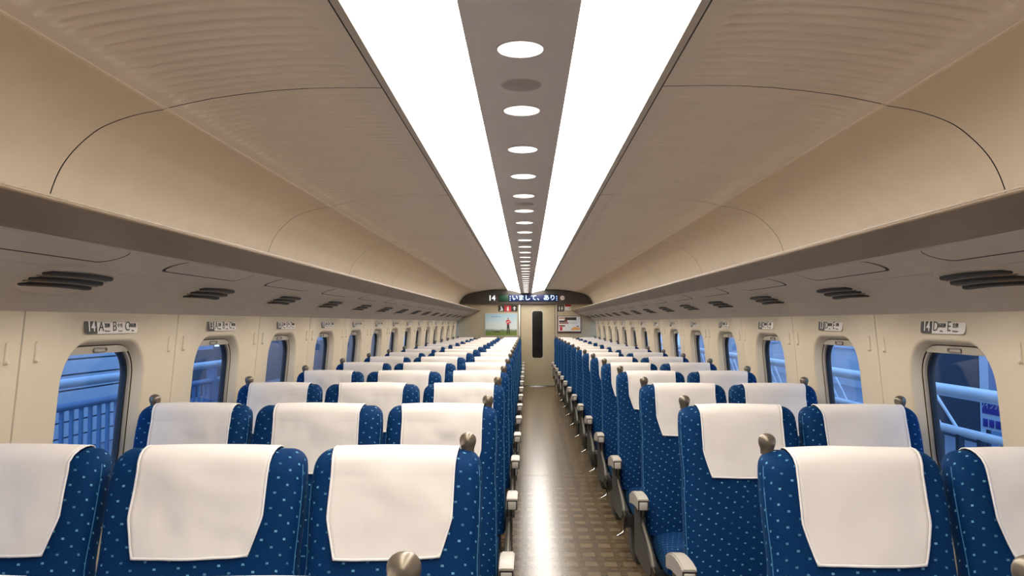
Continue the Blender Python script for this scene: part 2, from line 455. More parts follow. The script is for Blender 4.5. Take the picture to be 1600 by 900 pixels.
# ------------------------------------------------------------------ luggage racks
wt = WTOP - CZ
under = smooth_curve([(1.155, .2165), (1.25, .186), (1.33, .160), (1.417, .125), (1.49, .078), (1.537, wt)], 6)
def under_at(x):
    for a, b in zip(under, under[1:]):
        if a[0] <= x <= b[0]: return a[1] + (b[1] - a[1]) * (x - a[0]) / (b[0] - a[0])
    return under[-1][1]
for side, sx in SIDES:
    rk = tag(empty('luggage_rack', (sx * 1.3, 0, CZ)), f'long beige overhead luggage rack along the {side} side', 'luggage rack', 'overhead luggage racks')
    def X(x): return sx * (x - 1.3)
    front = smooth_curve([(1.052, .281), (1.044, .279), (1.0435, .274), (1.052, .2675), (1.10, .243), (1.155, .2165)], 4)
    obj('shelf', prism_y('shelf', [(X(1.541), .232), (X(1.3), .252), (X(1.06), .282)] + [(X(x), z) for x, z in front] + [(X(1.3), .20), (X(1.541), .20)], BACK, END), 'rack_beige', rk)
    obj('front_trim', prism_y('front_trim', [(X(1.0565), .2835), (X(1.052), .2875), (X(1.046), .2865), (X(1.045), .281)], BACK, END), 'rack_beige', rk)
    # underside: front part, joint line, wall part
    i0 = min(range(len(under)), key=lambda i: abs(under[i][0] - 1.33))
    ua = [(1.16, under_at(1.16))] + [q for q in under[1:i0]] + [(1.3275, under_at(1.3275))]
    ub = [(1.3295, under_at(1.3295))] + under[i0 + 1:]
    for part in (ua, ub):
        sec = [(X(x), z) for x, z in part] + [(X(x), z + .008) for x, z in reversed(part)]
        obj('underside_panel', prism_y('underside_panel', sec, BACK, END), 'rack_under', rk)
    # luggage viewing panels and air vents, one per row
    def slab(name, outline, lift, thick, mat, parent, yc):
        v = [(X(x), y, under_at(x) - lift) for x, y in outline] + [(X(x), y, under_at(x) - lift + thick) for x, y in outline]
        m = len(outline)
        f = [tuple(range(m)), tuple(range(2 * m - 1, m - 1, -1))] + [(i, i + m, (i + 1) % m + m, (i + 1) % m) for i in range(m)]
        return obj(name, fix_normals(mesh_from(name, v, f, False)), mat, parent, (0, yc, 0))
    def oline(hw, x0, x1, r): return [(z, s) for s, z in rrect(hw, x0, x1, r, 5)]
    panel_me = gap_me = None
    slot_me = []; sl_me = []
    for k in range(-2, 15):
        yc = 2.31 + k * P
        if yc > END - .3: break
        if panel_me is None:
            g = slab('panel_gap', oline(.356, 1.170, 1.2695, .05), .0006, .001, 'dark_gap', rk, yc - .38); gap_me = g.data
            p = slab('access_panel', oline(.345, 1.166, 1.262, .05), .0014, .0014, 'rack_under', rk, yc - .38); panel_me = p.data
        else:
            obj('panel_gap', gap_me, None, rk, (0, yc - .38, 0)); obj('access_panel', panel_me, None, rk, (0, yc - .38, 0))
        # vent: oval swelling with three dark slots divided by slats
        vt = obj('air_vent', None if False else bpy.data.meshes.get('vent_body_' + side), None, rk, (0, yc, 0)) if k > -2 else None
        if vt is None:
            loops = []
            for q, (sc_, dz) in enumerate(((1.0, 0.0), (.93, .007), (.80, .0115), (.55, .0145), (.25, .0155), (.02, .0157))):
                lp = []
                for a in range(40):
                    th = 2 * PI * a / 40
                    ex = 0.085 * sc_ * math.copysign(abs(math.cos(th)) ** .8, math.cos(th)); ey = .215 * sc_ * math.copysign(abs(math.sin(th)) ** .8, math.sin(th))
                    lp.append((X(1.388 + ex), ey, under_at(1.388 + ex) - dz + .001))
                loops.append(lp)
            me = loft('vent_body_' + side, loops, caps=False)
            vt = obj('air_vent', me, 'rack_under', rk, (0, yc, 0))
            for q, (xc, hy) in enumerate(((1.338, .180), (1.373, .185), (1.408, .178))):
                pts = []
                for s in range(17):
                    yy = -hy + 2 * hy * s / 16
                    xx = xc + .020 * (yy / hy) ** 2
                    e = ((xx - 1.388) / 0.085) ** 2 + (yy / .215) ** 2
                    hgt = .0157 * max(0.0, 1 - e) ** .45 if e < 1 else 0
                    pts.append((X(xx), yy, under_at(xx) - hgt - .001))
                vv = []; ff = []
                for s, p_ in enumerate(pts):
                    w_ = .0145 * min(1, (1 - abs(2 * s / 16 - 1)) * 6 + .15)
                    for dx, dz in ((-w_, .006), (-w_, -.003), (w_, -.006), (w_, .006)):
                        vv.append((p_[0] + sx * dx, p_[1], p_[2] + dz))
                for s in range(16):
                    for c in range(4): ff.append((s * 4 + c, s * 4 + (c + 1) % 4, s * 4 + 4 + (c + 1) % 4, s * 4 + 4 + c))
                ff += [(3, 2, 1, 0), (64, 65, 66, 67)]
                slot_me.append(fix_normals(mesh_from('slot', vv, ff, False)))
                if q < 2:
                    sl_me.append(tube('slat', [(p_[0] + sx * .017, p_[1], p_[2] - .006) for p_ in pts], .0042, 6))
        for me in slot_me: obj('slot', me, 'vent_dark', vt)
        for me in sl_me: obj('slat', me, 'rack_beige', vt)

# ------------------------------------------------------------------ side walls and windows
NH, NZ0, NZ1, NR = .28, .775, CZ - .070, .15
def ring_pts(shrink): return rrect(NH - shrink, NZ0 + shrink, NZ1 - shrink, max(.02, NR - shrink), 8)
def side_pt(s, z, depth, sx): return (sx * (wallx(z) + depth), s, z)
def wall_panel_mesh(sx):
    H = P / 2 - .003
    N = len(ring_pts(0))
    outer = []
    soft = rrect(.385, .72, WTOP - .006, .12, 8); soft2 = rrect(.35, .74, WTOP - .018, .12, 8)
    for i, (s, z) in enumerate(soft):      # push outwards to the panel's rectangle
        c = i // 9; kk = i % 9
        sgx = (1, -1, -1, 1)[c]; sgz = (1, 1, 0, 0)[c]
        first_x = c in (0, 2)
        t = kk / 8.0
        zc = WTOP + .004 if sgz else .70
        zr = soft[i][1]
        if first_x: p = (sgx * H, zr + (zc - zr) * min(1, 2 * t)) if t <= .5 else (sgx * (H + (abs(s) - H) * (2 * t - 1)), zc)
        else: p = (sgx * (abs(s) + (H - abs(s)) * min(1, 2 * t)), zc) if t <= .5 else (sgx * H, zc + (zr - zc) * (2 * t - 1))
        outer.append(p)
    specs = [(outer, .004), ([(a * .998, b) for a, b in outer], 0.0), (soft, 0.0), (soft2, .011), (ring_pts(-.012), .011), (ring_pts(-.004), .013), (ring_pts(.002), .020), (ring_pts(.010), .038), (ring_pts(.015), .050)]
    v = [side_pt(s, z, d, sx) for L, d in specs for s, z in L]; f = []
    for i in range(len(specs) - 1):
        for k in range(N):
            q = (i * N + k, i * N + (k + 1) % N, (i + 1) * N + (k + 1) % N, (i + 1) * N + k)
            f.append(q if sx < 0 else q[::-1])
    return auto_smooth(mesh_from('wall_panel', v, f), 40)
def ring_mesh(name, specs, sx):
    N = len(specs[0][0]); v = [side_pt(s, z, d, sx) for L, d in specs for s, z in L]; f = []
    for i in range(len(specs) - 1):
        for k in range(N):
            q = (i * N + k, i * N + (k + 1) % N, (i + 1) * N + (k + 1) % N, (i + 1) * N + k)
            f.append(q if sx < 0 else q[::-1])
    return auto_smooth(mesh_from(name, v, f), 40)
def row_no(k): return 14 - k
wn = 0
for side, sx in SIDES:
    wall = tag(empty(f'wall_{side}'), f'cream {side} side wall of the train with round-cornered window niches', kind='structure')
    pm = wall_panel_mesh(sx)
    low = box('lower_panel', *sorted((sx * wallx(.7), sx * (wallx(.7) + .02))), -P / 2 + .003, P / 2 - .003, 0.0, .702)
    backing = prism_y('wall_backing', [(sx * (wallx(0.0) + .02), 0.0), (sx * (wallx(0) + .03), 0.0), (sx * (wallx(.7) + .03), .75), (sx * (wallx(.7) + .02), .75)], BACK, END)
    obj('wall_backing', backing, 'shell_dark', wall)
    strip = prism_y('joint_backing', [(sx * (wallx(.7) + .012), .70), (sx * (wallx(.7) + .02), .70), (sx * (wallx(WTOP) + .02), WTOP + .02), (sx * (wallx(WTOP) + .012), WTOP + .02)], -.02, .02)
    hk = []
    plate = []; lozenge = rrect(.0055, CZ - .128, CZ - .060, .0055, 5)
    hook_me = None
    seal = ring_mesh('groove', [(ring_pts(.015), .050), (ring_pts(.016), .060), (ring_pts(.0205), .060)], sx)
    rail = ring_mesh('rail', [(ring_pts(.0205), .060), (ring_pts(.0215), .051), (ring_pts(.029), .054), (ring_pts(.031), .067)], sx)
    gask = ring_mesh('gasket', [(ring_pts(.031), .066), (ring_pts(.033), .062), (ring_pts(.040), .064), (ring_pts(.041), .075), (ring_pts(.036), .09)], sx)
    gp = ring_pts(.038); N = len(gp)
    gv = [side_pt(s, z, d, sx) for d in (.070, .074) for s, z in gp]
    gf = [tuple(range(N)), tuple(range(2 * N - 1, N - 1, -1))] + [(i, i + N, (i + 1) % N + N, (i + 1) % N) for i in range(N)]
    glass = fix_normals(mesh_from('pane', gv, gf, False))
    # roller blind end bar at the top of the opening
    bz1 = NZ1 - .017; bz0 = NZ1 - .046
    bar_o = [p for p in ring_pts(.018) if p[1] > bz0]
    bar_o = sorted(bar_o, key=lambda p: -p[0]) ; hwid = max(abs(p[0]) for p in bar_o)
    bar_o = [(hwid, bz0)] + bar_o + [(-hwid, bz0)]
    m_ = len(bar_o)
    bv = [side_pt(s, z, d, sx) for d in (.047, .060) for s, z in bar_o]
    bf = [tuple(range(m_)), tuple(range(2 * m_ - 1, m_ - 1, -1))] + [(i, i + m_, (i + 1) % m_ + m_, (i + 1) % m_) for i in range(m_)]
    blind = fix_normals(mesh_from('blind_bar', bv, bf, False))
    hz = NZ1 - .033
    ho = rrect(.046, hz - .009, hz + .009, .0085, 4); hi_ = rrect(.040, hz - .005, hz + .005, .0045, 4)
    handle = ring_mesh('blind_handle', [(ho, .046), (ho, .042), (hi_, .042), (hi_, .047)], sx)
    slit = ring_mesh('x', [(hi_, .0465), ([(a * .1, hz + (b - hz) * .1) for a, b in hi_], .0465)], sx)
    for k in range(-5, 14):
        y = WIN0 + k * P
        if y - P / 2 < BACK - .6: continue
        wp = obj('wall_panel', pm, 'wall_cream', wall, (0, y, 0))
        obj('lower_panel', low, 'wall_cream', wall, (0, y, 0))
        obj('joint_backing', strip, 'dark_gap', wall, (0, y - P / 2, 0))
        for ds in (-.45, .45):      # coat hooks beside the joints
            if hook_me is None:
                lz = [(s, z) for s, z in lozenge]
                hook_me = ring_mesh('coat_hook', [(lz, 0.0), (lz, -.004), ([(s * .6, z) for s, z in lz], -.0055), ([(s * .05, CZ - .094) for s, z in lz], -.0055)], sx)
                hb = lathe('hook_button', [(.0005, .011), (.0045, .009), (.006, .003), (.004, -.004)], 10)
            h = obj('coat_hook', hook_me, 'hook_cream', wp, (0, ds, 0))
            zb = CZ - .122
            b_ = obj('hook_button', hb, 'hook_cream', wp, (sx * (wallx(zb) - .003), ds, zb)); b_.rotation_euler = (0, -sx * PI / 2, 0)
        wn += 1
        where = f'{ORD[k + 1]} from the camera' if k >= 0 else 'beside the camera'
        w = tag(empty(f'window_{wn}', (0, y, 0)), f'round-cornered train window on the {side} wall, {where}', kind='structure')
        obj('groove', seal, 'black_rubber', w); obj('rail', rail, 'rail_beige', w); obj('gasket', gask, 'black_rubber', w)
        obj('pane', glass, 'window_glass', w)
        bl = obj('blind_bar', blind, 'rail_beige', w); obj('blind_handle', handle, 'print_grey', bl); obj('handle_recess', slit, 'rail_beige', bl)
        # seat number plate above the window
        if k < 0: continue
        rn = row_no(k)
        zc = CZ - .015; half = .185 if side == 'left' else .15
        t = empty('seat_plate', (sx * (wallx(zc) + .0105), y, zc))
        t.rotation_euler = (0, 0, R(90) if side == 'left' else R(-90))
        lean = math.atan(.085)
        t.rotation_euler = (R(-5) * 0 + -lean, 0, R(90) if side == 'left' else R(-90))
        seats_txt = 'A B C' if side == 'left' else 'D E'
        tag(t, f'seat number plate reading {rn} {seats_txt} above the {ORD[k + 1]} {side} window from the camera', 'sign', 'seat number plates')
        obj('plate', plate_mesh('plate', rrect(half, -.0265, .0265, .016, 5), .002), 'plate_white', t, (0, -.002, 0))
        dk = [(q[0] - half + .041, q[1]) for q in rrect(.041, -.0265, .0265, .016, 5)]
        dk = [(min(a, -half + .082), (b if a < -half + .041 else math.copysign(.0265, b))) for a, b in dk]
        obj('number_field', plate_mesh('number_field', dk, .001), 'print_dark', t, (0, -.0028, 0))
        letters('number', str(rn), .052, 'white_print', t, -half + .044, -.001, -.0035, bold=.0008)
        if k < 7:
            items = (('A', '窓側', 'Window'), ('B', '中央', 'Center'), ('C', '通路側', 'Aisle')) if side == 'left' else (('D', '通路側', 'Aisle'), ('E', '窓側', 'Window'))
        else:
            items = (('A', '', ''), ('B', '', ''), ('C', '', '')) if side == 'left' else (('D', '', ''), ('E', '', ''))
        for q, (L, jp, en) in enumerate(items):
            bx = -half + .108 + q * .091
            letters('letter', L, .052, 'print_dark', t, bx, -.001, -.0028, shear=.15 if side == 'left' else 0.0)
            if jp:
                letters('caption', jp, .019, 'print_dark', t, bx + .041, .003, -.0028)
                letters('caption', en, .0105, 'print_grey', t, bx + .041, -.017, -.0028)

# ------------------------------------------------------------------ end walls
wf = tag(obj('wall_front', box('wall_front', -1.62, 1.62, END, END + .06, 0, CZ + .85), 'end_wall_tan'), 'tan end wall of the saloon', kind='structure')
wb = tag(obj('wall_back', box('wall_back', -1.62, 1.62, BACK - .06, BACK, 0, CZ + .85), 'end_wall_tan'), 'tan wall closing the saloon behind the camera', kind='structure')
MPX = END / F_PX
def ex(px): return (px - VPX) * MPX + .015
def ez(py): return (VPY - py) * MPX + CZ
# sliding door with its frame
dx0, dx1, dtop = ex(813), ex(867.5), ez(475.5)
door = tag(empty('door_1', ((dx0 + dx1) / 2, END, 0)), 'tan sliding end door with a tall narrow dark window', kind='structure')
dw = (dx1 - dx0) / 2
obj('door_leaf', box('door_leaf', -dw + .012, dw - .012, -.012, 0, .02, dtop, .004), 'door_tan', door)
obj('sill', box('sill', -dw, dw, -.03, 0, 0, .012, .003), 'steel', door)
obj('door_gap', box('door_gap', -dw, dw, -.006, 0, .01, dtop), 'dark_gap', door)
for s in (-1, 1):
    obj('door_post', box('door_post', s * dw - .02 + s * .02, s * dw + .02 + s * .02, -.03, 0, 0, dtop, .005), 'frame_silver' if s < 0 else 'rail_beige', door)
wx, wz0, wz1 = ex(839.7) - (dx0 + dx1) / 2, ez(559), ez(486)
wo = []
for s, z in rrect(.118, wz0, wz1, .05, 6):
    t = (z - wz0) / (wz1 - wz0); wo.append((s * (1.0 + .10 * math.sin(PI * min(1, max(0, t)))) + wx, z))
obj('door_window', plate_mesh('door_window', wo, .006), 'dark_glass', door, (0, -.017, 0))
obj('window_surround', plate_mesh('window_surround', [(wx + (a - wx) * 1.1, (b - (wz0 + wz1) / 2) * 1.02 + (wz0 + wz1) / 2) for a, b in wo], .004), 'frame_silver', door, (0, -.0155, 0))

# dark header board with the running display, following the ceiling's outline
hz0 = ez(475)
prof = [(0.0, .655), (.14, .668), (.20, .692), (.30, .722), (.42, .742), (.60, .752), (.70, .750), (.80, .744), (.95, .728), (1.155, .686), (1.25, .668), (1.33, .640), (1.39, .608), (1.45, .55), (1.492, .485), (1.512, hz0 - CZ)]
pr = [(x, CZ + z) for x, z in prof]
outl = [(-x, z) for x, z in reversed(pr)] + pr[1:]
head = tag(empty('header_board', (0, END - .10, 0)), 'dark brown header board above the end door with a lit display', 'header board')
obj('board', plate_mesh('board', outl, .10), 'header_brown', head)
def hl(s, size, px, py, mat, **kw): return letters('lettering', s, size, mat, head, ex(px), ez(py), -.006, **kw)
hl('14', .165, 768.8, 466.2, 'led_text', bold=.003)
obj('green_display', box('green_display', ex(780), ex(794.3), -.006, 0, ez(470.3), ez(461), .003), 'led_green', head)
gd = [(ex(782), ez(464)), (ex(792.5), ez(464)), (ex(792.5), ez(466)), (ex(782), ez(466))]
obj('display_panel', box('display_panel', ex(795.3), ex(871.5), -.006, 0, ez(471), ez(460.8), .003), 'led_panel', head)
obj('display_frame', box('display_frame', ex(779), ex(872.6), -.003, 0, ez(472), ez(459.8), .002), 'print_dark', head)
o = letters('running_text', 'いまして、あり', .133, 'led_white', head, ex(834.5), ez(465.8), -.009, bold=.0008)
w0 = o.dimensions.x
o.scale = ((ex(866) - ex(801)) / max(.01, max(v.co.x for v in o.data.vertices) - min(v.co.x for v in o.data.vertices)), 1, 1.0)
o.location.x = ex(801) - o.scale.x * min(v.co.x for v in o.data.vertices)
for px in (797.4, 869.6):
    for py in (463.3, 466.2, 469.1):
        obj('clipped_character', box('clipped_character', ex(px - .7), ex(px + .7), -.009, -.006, ez(py + .5), ez(py - .5)), 'led_white', head)
sg = lathe('badge', [(.001, .003), (.050, .003), (.052, .0)], 24)
b_ = obj('round_badge', sg, 'white_print', head, (ex(878.4), -.001, ez(465.8))); b_.rotation_euler = (R(90), 0, 0)
rr = obj('badge_ring', lathe('badge_ring', [(.039, .0045), (.044, .0045), (.044, .003), (.039, .003), (.039, .0045)], 24, False), 'print_red', b_)
obj('badge_cigarette', box('badge_cigarette', -.024, .024, -.005, .004, .003, .0045), 'print_dark', b_)
bs = obj('badge_bar', box('badge_bar', -.036, .036, -.002, .002, .0045, .005), 'print_red', b_); bs.rotation_euler = (0, 0, R(-45))

# small signs under the header
def sign(name, px0, px1, py0, py1, mat, label, cat='sign', group=None):
    t = tag(empty(name, ((ex(px0) + ex(px1)) / 2, END, (ez(py0) + ez(py1)) / 2)), label, cat, group)
    hw, hh = (ex(px1) - ex(px0)) / 2, (ez(py0) - ez(py1)) / 2
    if mat: obj('panel', plate_mesh('panel', rrect(hw, -hh, hh, .01, 3), .008), mat, t, (0, -.008, 0))
    return t, hw, hh
def flat(name, pts, mat, parent, y): return obj(name, plate_mesh(name, pts, .001), mat, parent, (0, y, 0))
def circ(cx, cz, r, n=14, sx_=1.0): return [(cx + r * sx_ * math.cos(2 * PI * k / n), cz + r * math.sin(2 * PI * k / n)) for k in range(n)]
t, hw, hh = sign('exit_sign', 778.5, 808.6, 477, 486.7, 'print_dark', 'black and red emergency pictogram sign above the left poster')
flat('red_field', [(-.078, -hh), (.078, -hh), (.078, hh), (-.078, hh)], 'print_red', t, -.0095)
flat('bottle_icon', [(-.022, -.055), (.022, -.055), (.022, .01), (.010, .028), (.010, .05), (-.010, .05), (-.010, .028), (-.022, .01)], 'white_print', t, -.0108)
flat('arrow_icon', [(.135, -.045), (.165, -.045), (.165, .005), (.192, .005), (.150, .05), (.108, .005), (.135, .005)], 'white_print', t, -.0095)
flat('figure_head', circ(-.155, .036, .015), 'white_print', t, -.0095)
flat('figure_body', [(-.185, -.055), (-.108, -.055), (-.115, -.01), (-.135, .022), (-.165, .02), (-.158, -.01), (-.15, -.035), (-.185, -.04)], 'white_print', t, -.0095)
t, hw, hh = sign('toilet_sign', 871, 881, 476.5, 486.8, 'print_dark', 'small black restroom pictogram sign above the right poster')
for s in (-1, 1):
    flat('figure_head', circ(s * .03, .038, .012), 'plate_white', t, -.0095)
    flat('figure_body', [(s * .03 - .014, .022), (s * .03 + .014, .022), (s * .03 + (.024 if s > 0 else .014), -.02), (s * .03 + .010, -.02), (s * .03 + .008, -.055), (s * .03 - .008, -.055), (s * .03 - .010, -.02), (s * .03 - (.024 if s > 0 else .014), -.02)], 'plate_white', t, -.0095)
t, hw, hh = sign('notice_sign', 882.8, 892, 475.8, 484.8, 'white_print', 'small white notice with a red top beside the restroom sign')
flat('red_band', [(-hw, hh * .25), (hw, hh * .25), (hw, hh), (-hw, hh)], 'print_red', t, -.0095)
flat('dot', circ(.03, -.025, .012, 10), 'print_dark', t, -.0095)

# posters
t, hw, hh = sign('poster', 757.3, 808.8, 489.3, 525.6, None, 'framed poster of a red-shirted figure standing in a green field', 'poster')
obj('frame', plate_mesh('frame', rrect(hw, -hh, hh, .012, 3), .018, .003), 'frame_silver', t, (0, -.018, 0))
obj('picture', box('picture', -hw + .018, hw - .018, -.0205, -.0175, -hh + .018, hh - .018), 'poster_print', t)
fx, fy = ex(794) - t.location.x, -.0215
flat('figure_trousers', [(fx - .030, -.215), (fx - .012, -.215), (fx + .002, -.07), (fx + .018, -.215), (fx + .038, -.215), (fx + .024, .02), (fx - .028, .02)], 'print_dark', t, fy)
flat('figure_shirt', [(fx - .03, .01), (fx + .028, .01), (fx + .03, .06), (fx + .064, .03), (fx + .072, .045), (fx + .035, .105), (fx, .12), (fx - .04, .10), (fx - .055, .05), (fx - .045, .03), (fx - .03, .055)], 'print_red', t, fy - .0004)
flat('figure_head', circ(fx, .142, .020), 'print_skin', t, fy)
flat('figure_arm', [(fx - .04, .06), (fx + .03, .085), (fx + .03, .073), (fx - .035, .048)], 'white_print', t, fy - .0012)
for q in range(4):
    obj('heading_mark', box('heading_mark', -.22 + q * .055, -.185 + q * .055, fy, fy + .001, .175, .195), 'fence_blue', t)
flat('dark_shrub', [(-.18, -.165), (-.02, -.165), (-.03, -.15), (-.09, -.143), (-.17, -.152)], 'print_dark', t, fy)
t, hw, hh = sign('poster', 871.3, 907.6, 493.6, 520.4, None, 'white advertising poster with food pictures in a maroon frame', 'poster')
obj('frame', plate_mesh('frame', rrect(hw, -hh, hh, .01, 3), .018, .003), 'frame_maroon', t, (0, -.018, 0))
obj('picture', box('picture', -hw + .014, hw - .014, -.0205, -.0175, -hh + .040, hh - .014), 'white_print', t)
for x0, x1, z0, z1, mt in ((-.10, .16, .10, .165, 'print_dark'), (-.235, -.10, .13, .165, 'print_skin'), (-.235, -.09, .055, .09, 'print_dark'), (-.12, -.045, .055, .115, 'print_brown'),
                           (-.235, -.02, .02, .048, 'print_brown'), (-.235, -.10, -.05, -.015, 'print_brown'), (-.22, -.16, -.14, -.055, 'print_red'), (.01, .18, .028, .036, 'print_grey'), (.17, .21, -.05, -.03, 'print_dark')):
    flat('print', [(x0, z0), (x1, z0), (x1, z1), (x0, z1)], mt, t, -.0215)
flat('print', [(.03, -.13), (.235, -.13), (.235, -.075), (.16, -.052), (.09, -.06), (.05, -.09)], 'print_orange', t, -.0215)

# ------------------------------------------------------------------ seats
ZT = CZ - .330         # top of the backrest under its cover
LEAN = 0.27
def back_w(z, w):      # half width
    r = .036
    ww = w - .004 * math.exp(-((z - (ZT - .26)) / .07) ** 2)
    if z < ZT - .30: ww = w + .006 * min(1, (ZT - .30 - z) / .30)
    if z > ZT - .10: ww -= .010 * ((z - ZT + .10) / .10) ** 2
    if z > ZT - r: ww -= r - math.sqrt(max(0, r * r - (z - ZT + r) ** 2))
    return ww
def back_t(z):         # half thickness
    t = .062 + .02 * min(1, max(0, (ZT - .2 - z) / .4))
    r = .05
    if z > ZT - r: t *= max(.06, math.sqrt(max(0, 1 - ((z - ZT + r) / r) ** 2)))
    return t
def back_c(z): return -(ZT - z) * LEAN + .02
def back_front(x, z, w):
    ww = back_w(z, w); q = min(.9999, abs(x) / ww)
    wing = .012 * math.exp(-((z - (ZT - .14)) / .10) ** 2) * max(0, (q - .55) / .45) + .006 * max(0, (q - .6) / .4)
    return back_c(z) - back_t(z) * (1 - q ** 6) ** (1 / 3.2) - wing * (1 - q ** 20)
def back_mesh(w):
    zs = [.40 + (ZT - .06 - .40) * i / 18 for i in range(19)] + [ZT - .06 + .06 * math.sin(PI / 2 * i / 9) for i in range(1, 10)]
    loops = []; M = 26
    for z in zs:
        z = min(z, ZT - .0004)
        ww = back_w(z, w); lp = []
        for k in range(M):                      # front, left to right
            u = -math.cos(PI * (k + .5) / M); u = math.copysign(1 - (1 - abs(u)) ** 1.5, u) if abs(u) < 1 else u
            lp.append((u * ww, back_front(u * ww, z, w), z))
        for k in range(M - 1, -1, -1):          # back
            u = -math.cos(PI * (k + .5) / M)
            q = abs(u); lp.append((u * ww, back_c(z) + back_t(z) * (1 - q ** 4) ** .5, z))
        loops.append(lp)
    me = loft('backrest', loops); me.polygons.foreach_set('use_smooth', [True] * len(me.polygons))
    return me
def cover_mesh(w, hw, seed, off=.0045):
    """white cover over the top: back flap, fold, front flap; returns cover and hem"""
    rnd = random.Random(seed)
    L = .243 + rnd.uniform(-.008, .010)
    path = []
    for i in range(5): path.append(('b', ZT - .13 + (.13 - .05) * i / 4))
    for i in range(1, 9): path.append(('t', PI * i / 9))
    nf = 22
    for i in range(nf + 1): path.append(('f', ZT - .05 - (L - .05) * i / nf))
    flare = (rnd.uniform(0, .014), rnd.uniform(0, .014))
    skew = rnd.uniform(-.006, .006)
    nx = 22; v = []
    ph = rnd.uniform(0, 50); amp = rnd.uniform(.005, .010)
    vx, vd = rnd.uniform(-.4, .4), rnd.uniform(.008, .016)
    cx = rnd.uniform(-.006, .006)
    edges = []
    for i, (kind, p_) in enumerate(path):
        row = []
        for j in range(nx + 1):
            u = -1 + 2 * j / nx
            hwz = hw
            if kind == 'f':
                d = (ZT - p_) / L
                if d > .62: hwz = hw - .026 * ((d - .62) / .38) ** 1.1
                x = u * hwz + cx + skew * d
                z = p_ - .004 * (1 - u * u) * d - .006 * (u * skew / .006) * d * .6
                y = back_front(min(max(x, -w + .02), w - .02), max(z, .45), w) - off
                wr = mnoise.noise(Vector((x * 9 + ph, z * 7, seed))) * amp * (0.4 + d) + mnoise.noise(Vector((x * 26 + ph, z * 20, seed * 3.1))) * amp * .35
                wr += vd * math.exp(-((u - vx) / .35 - (d - .3) * .8) ** 2) * math.exp(-((d - .28) / .2) ** 2) * .8
                y -= max(-.003, wr) + .004 * d
            elif kind == 't':
                a = p_; r_ = .05
                x = u * (hw + (flare[0] if u < 0 else flare[1]) * math.sin(a) ** 2 * abs(u) ** 3) + cx
                z0 = ZT - .05; 
                yb = back_c(z0) + back_t(z0) + off; yf = back_front(min(max(x, -w + .03), w - .03), z0, w) - off
                y = (yb + yf) / 2 + math.cos(a) * (yb - yf) / 2
                z = z0 + (r_ + off + .004) * math.sin(a) ** .75 + mnoise.noise(Vector((x * 8 + ph, y * 8, seed))) * .002
                z += .003 * (1 - u * u)
            else:
                x = u * hw + cx; z = p_
                y = back_c(z) + back_t(z) + off
            row.append((x, y, z))
        v += row
    m = nx + 1; f = []
    for i in range(len(path) - 1):
        for j in range(nx): f.append((i * m + j, i * m + j + 1, (i + 1) * m + j + 1, (i + 1) * m + j))
    me = mesh_from('headrest_cover', v, f)
    # hem: a narrow raised band along sides and lower edge of the front flap
    i0 = 6; last = len(path) - 1
    b = [v[i * m] for i in range(i0, last + 1)] + [v[last * m + j] for j in range(1, nx + 1)] + [v[i * m + nx] for i in range(last - 1, i0 - 1, -1)]
    inn = []
    for i in range(i0, last + 1):
        a = Vector(v[i * m]); c = Vector(v[i * m + 1]); inn.append(a + (c - a).normalized() * .0055)
    inn[-1] = Vector(v[last * m]) + Vector((.0055, 0, .0065))
    for j in range(1, nx + 1):
        a = Vector(v[last * m + j]); c = Vector(v[(last - 1) * m + j]); inn.append(a + (c - a).normalized() * .0065)
    inn[-1] = Vector(v[last * m + nx]) + Vector((-.0055, 0, .0065))
    for i in range(last - 1, i0 - 1, -1):
        a = Vector(v[i * m + nx]); c = Vector(v[i * m + nx - 1]); inn.append(a + (c - a).normalized() * .0055)
    hvv = [Vector(p_) + Vector((0, -.0012, .0006)) for p_ in b] + [Vector(p_) + Vector((0, -.0014, .0006)) for p_ in inn]
    nb = len(b); hff = [(i, i + 1, i + 1 + nb, i + nb) for i in range(nb - 1)]
    hem = mesh_from('hem', hvv, hff)
    for mm, th in ((me, .0022), (hem, .001)):      # real thickness
        bm = bmesh.new(); bm.from_mesh(mm)
        bmesh.ops.recalc_face_normals(bm, faces=bm.faces[:])
        bmesh.ops.solidify(bm, geom=bm.faces[:], thickness=th)
        bm.to_mesh(mm); bm.free(); mm.polygons.foreach_set('use_smooth', [True] * len(mm.polygons))
    return me, hem
def piping_mesh(w, s):
    pts = []
    for i in range(26):
        z = .46 + (ZT - .035 - .46) * i / 25
        x = s * (back_w(z, w) - .004); pts.append((x, back_front(x, z, w) + .001, z))
    return tube('piping', pts, .0015, 6)
CH = .199              # cushion half width
def cushion_mesh():
    loops = []
    for i in range(17):
        t = i / 16; y = -.64 + t * .50
        zt = .435 - .03 * (t) ; zb = .29
        e = min(1, math.sin(PI / 2 * min(1, (y + .64) / .07)))
        e = .35 + .65 * e
        c = (zt + zb) / 2 - (1 - e) * .01; h = (zt - zb) / 2 * e
        lp = []
        for k in range(36):
            th = 2 * PI * k / 36; cs, sn = math.cos(th), math.sin(th)
            x = CH * math.copysign(abs(cs) ** .38, cs); z = c + h * math.copysign(abs(sn) ** .42, sn)
            if sn > 0: z += .010 * (1 - (x / CH) ** 2)
            lp.append((x, y, z))
        loops.append(lp)
    me = loft('seat_cushion', loops); return me
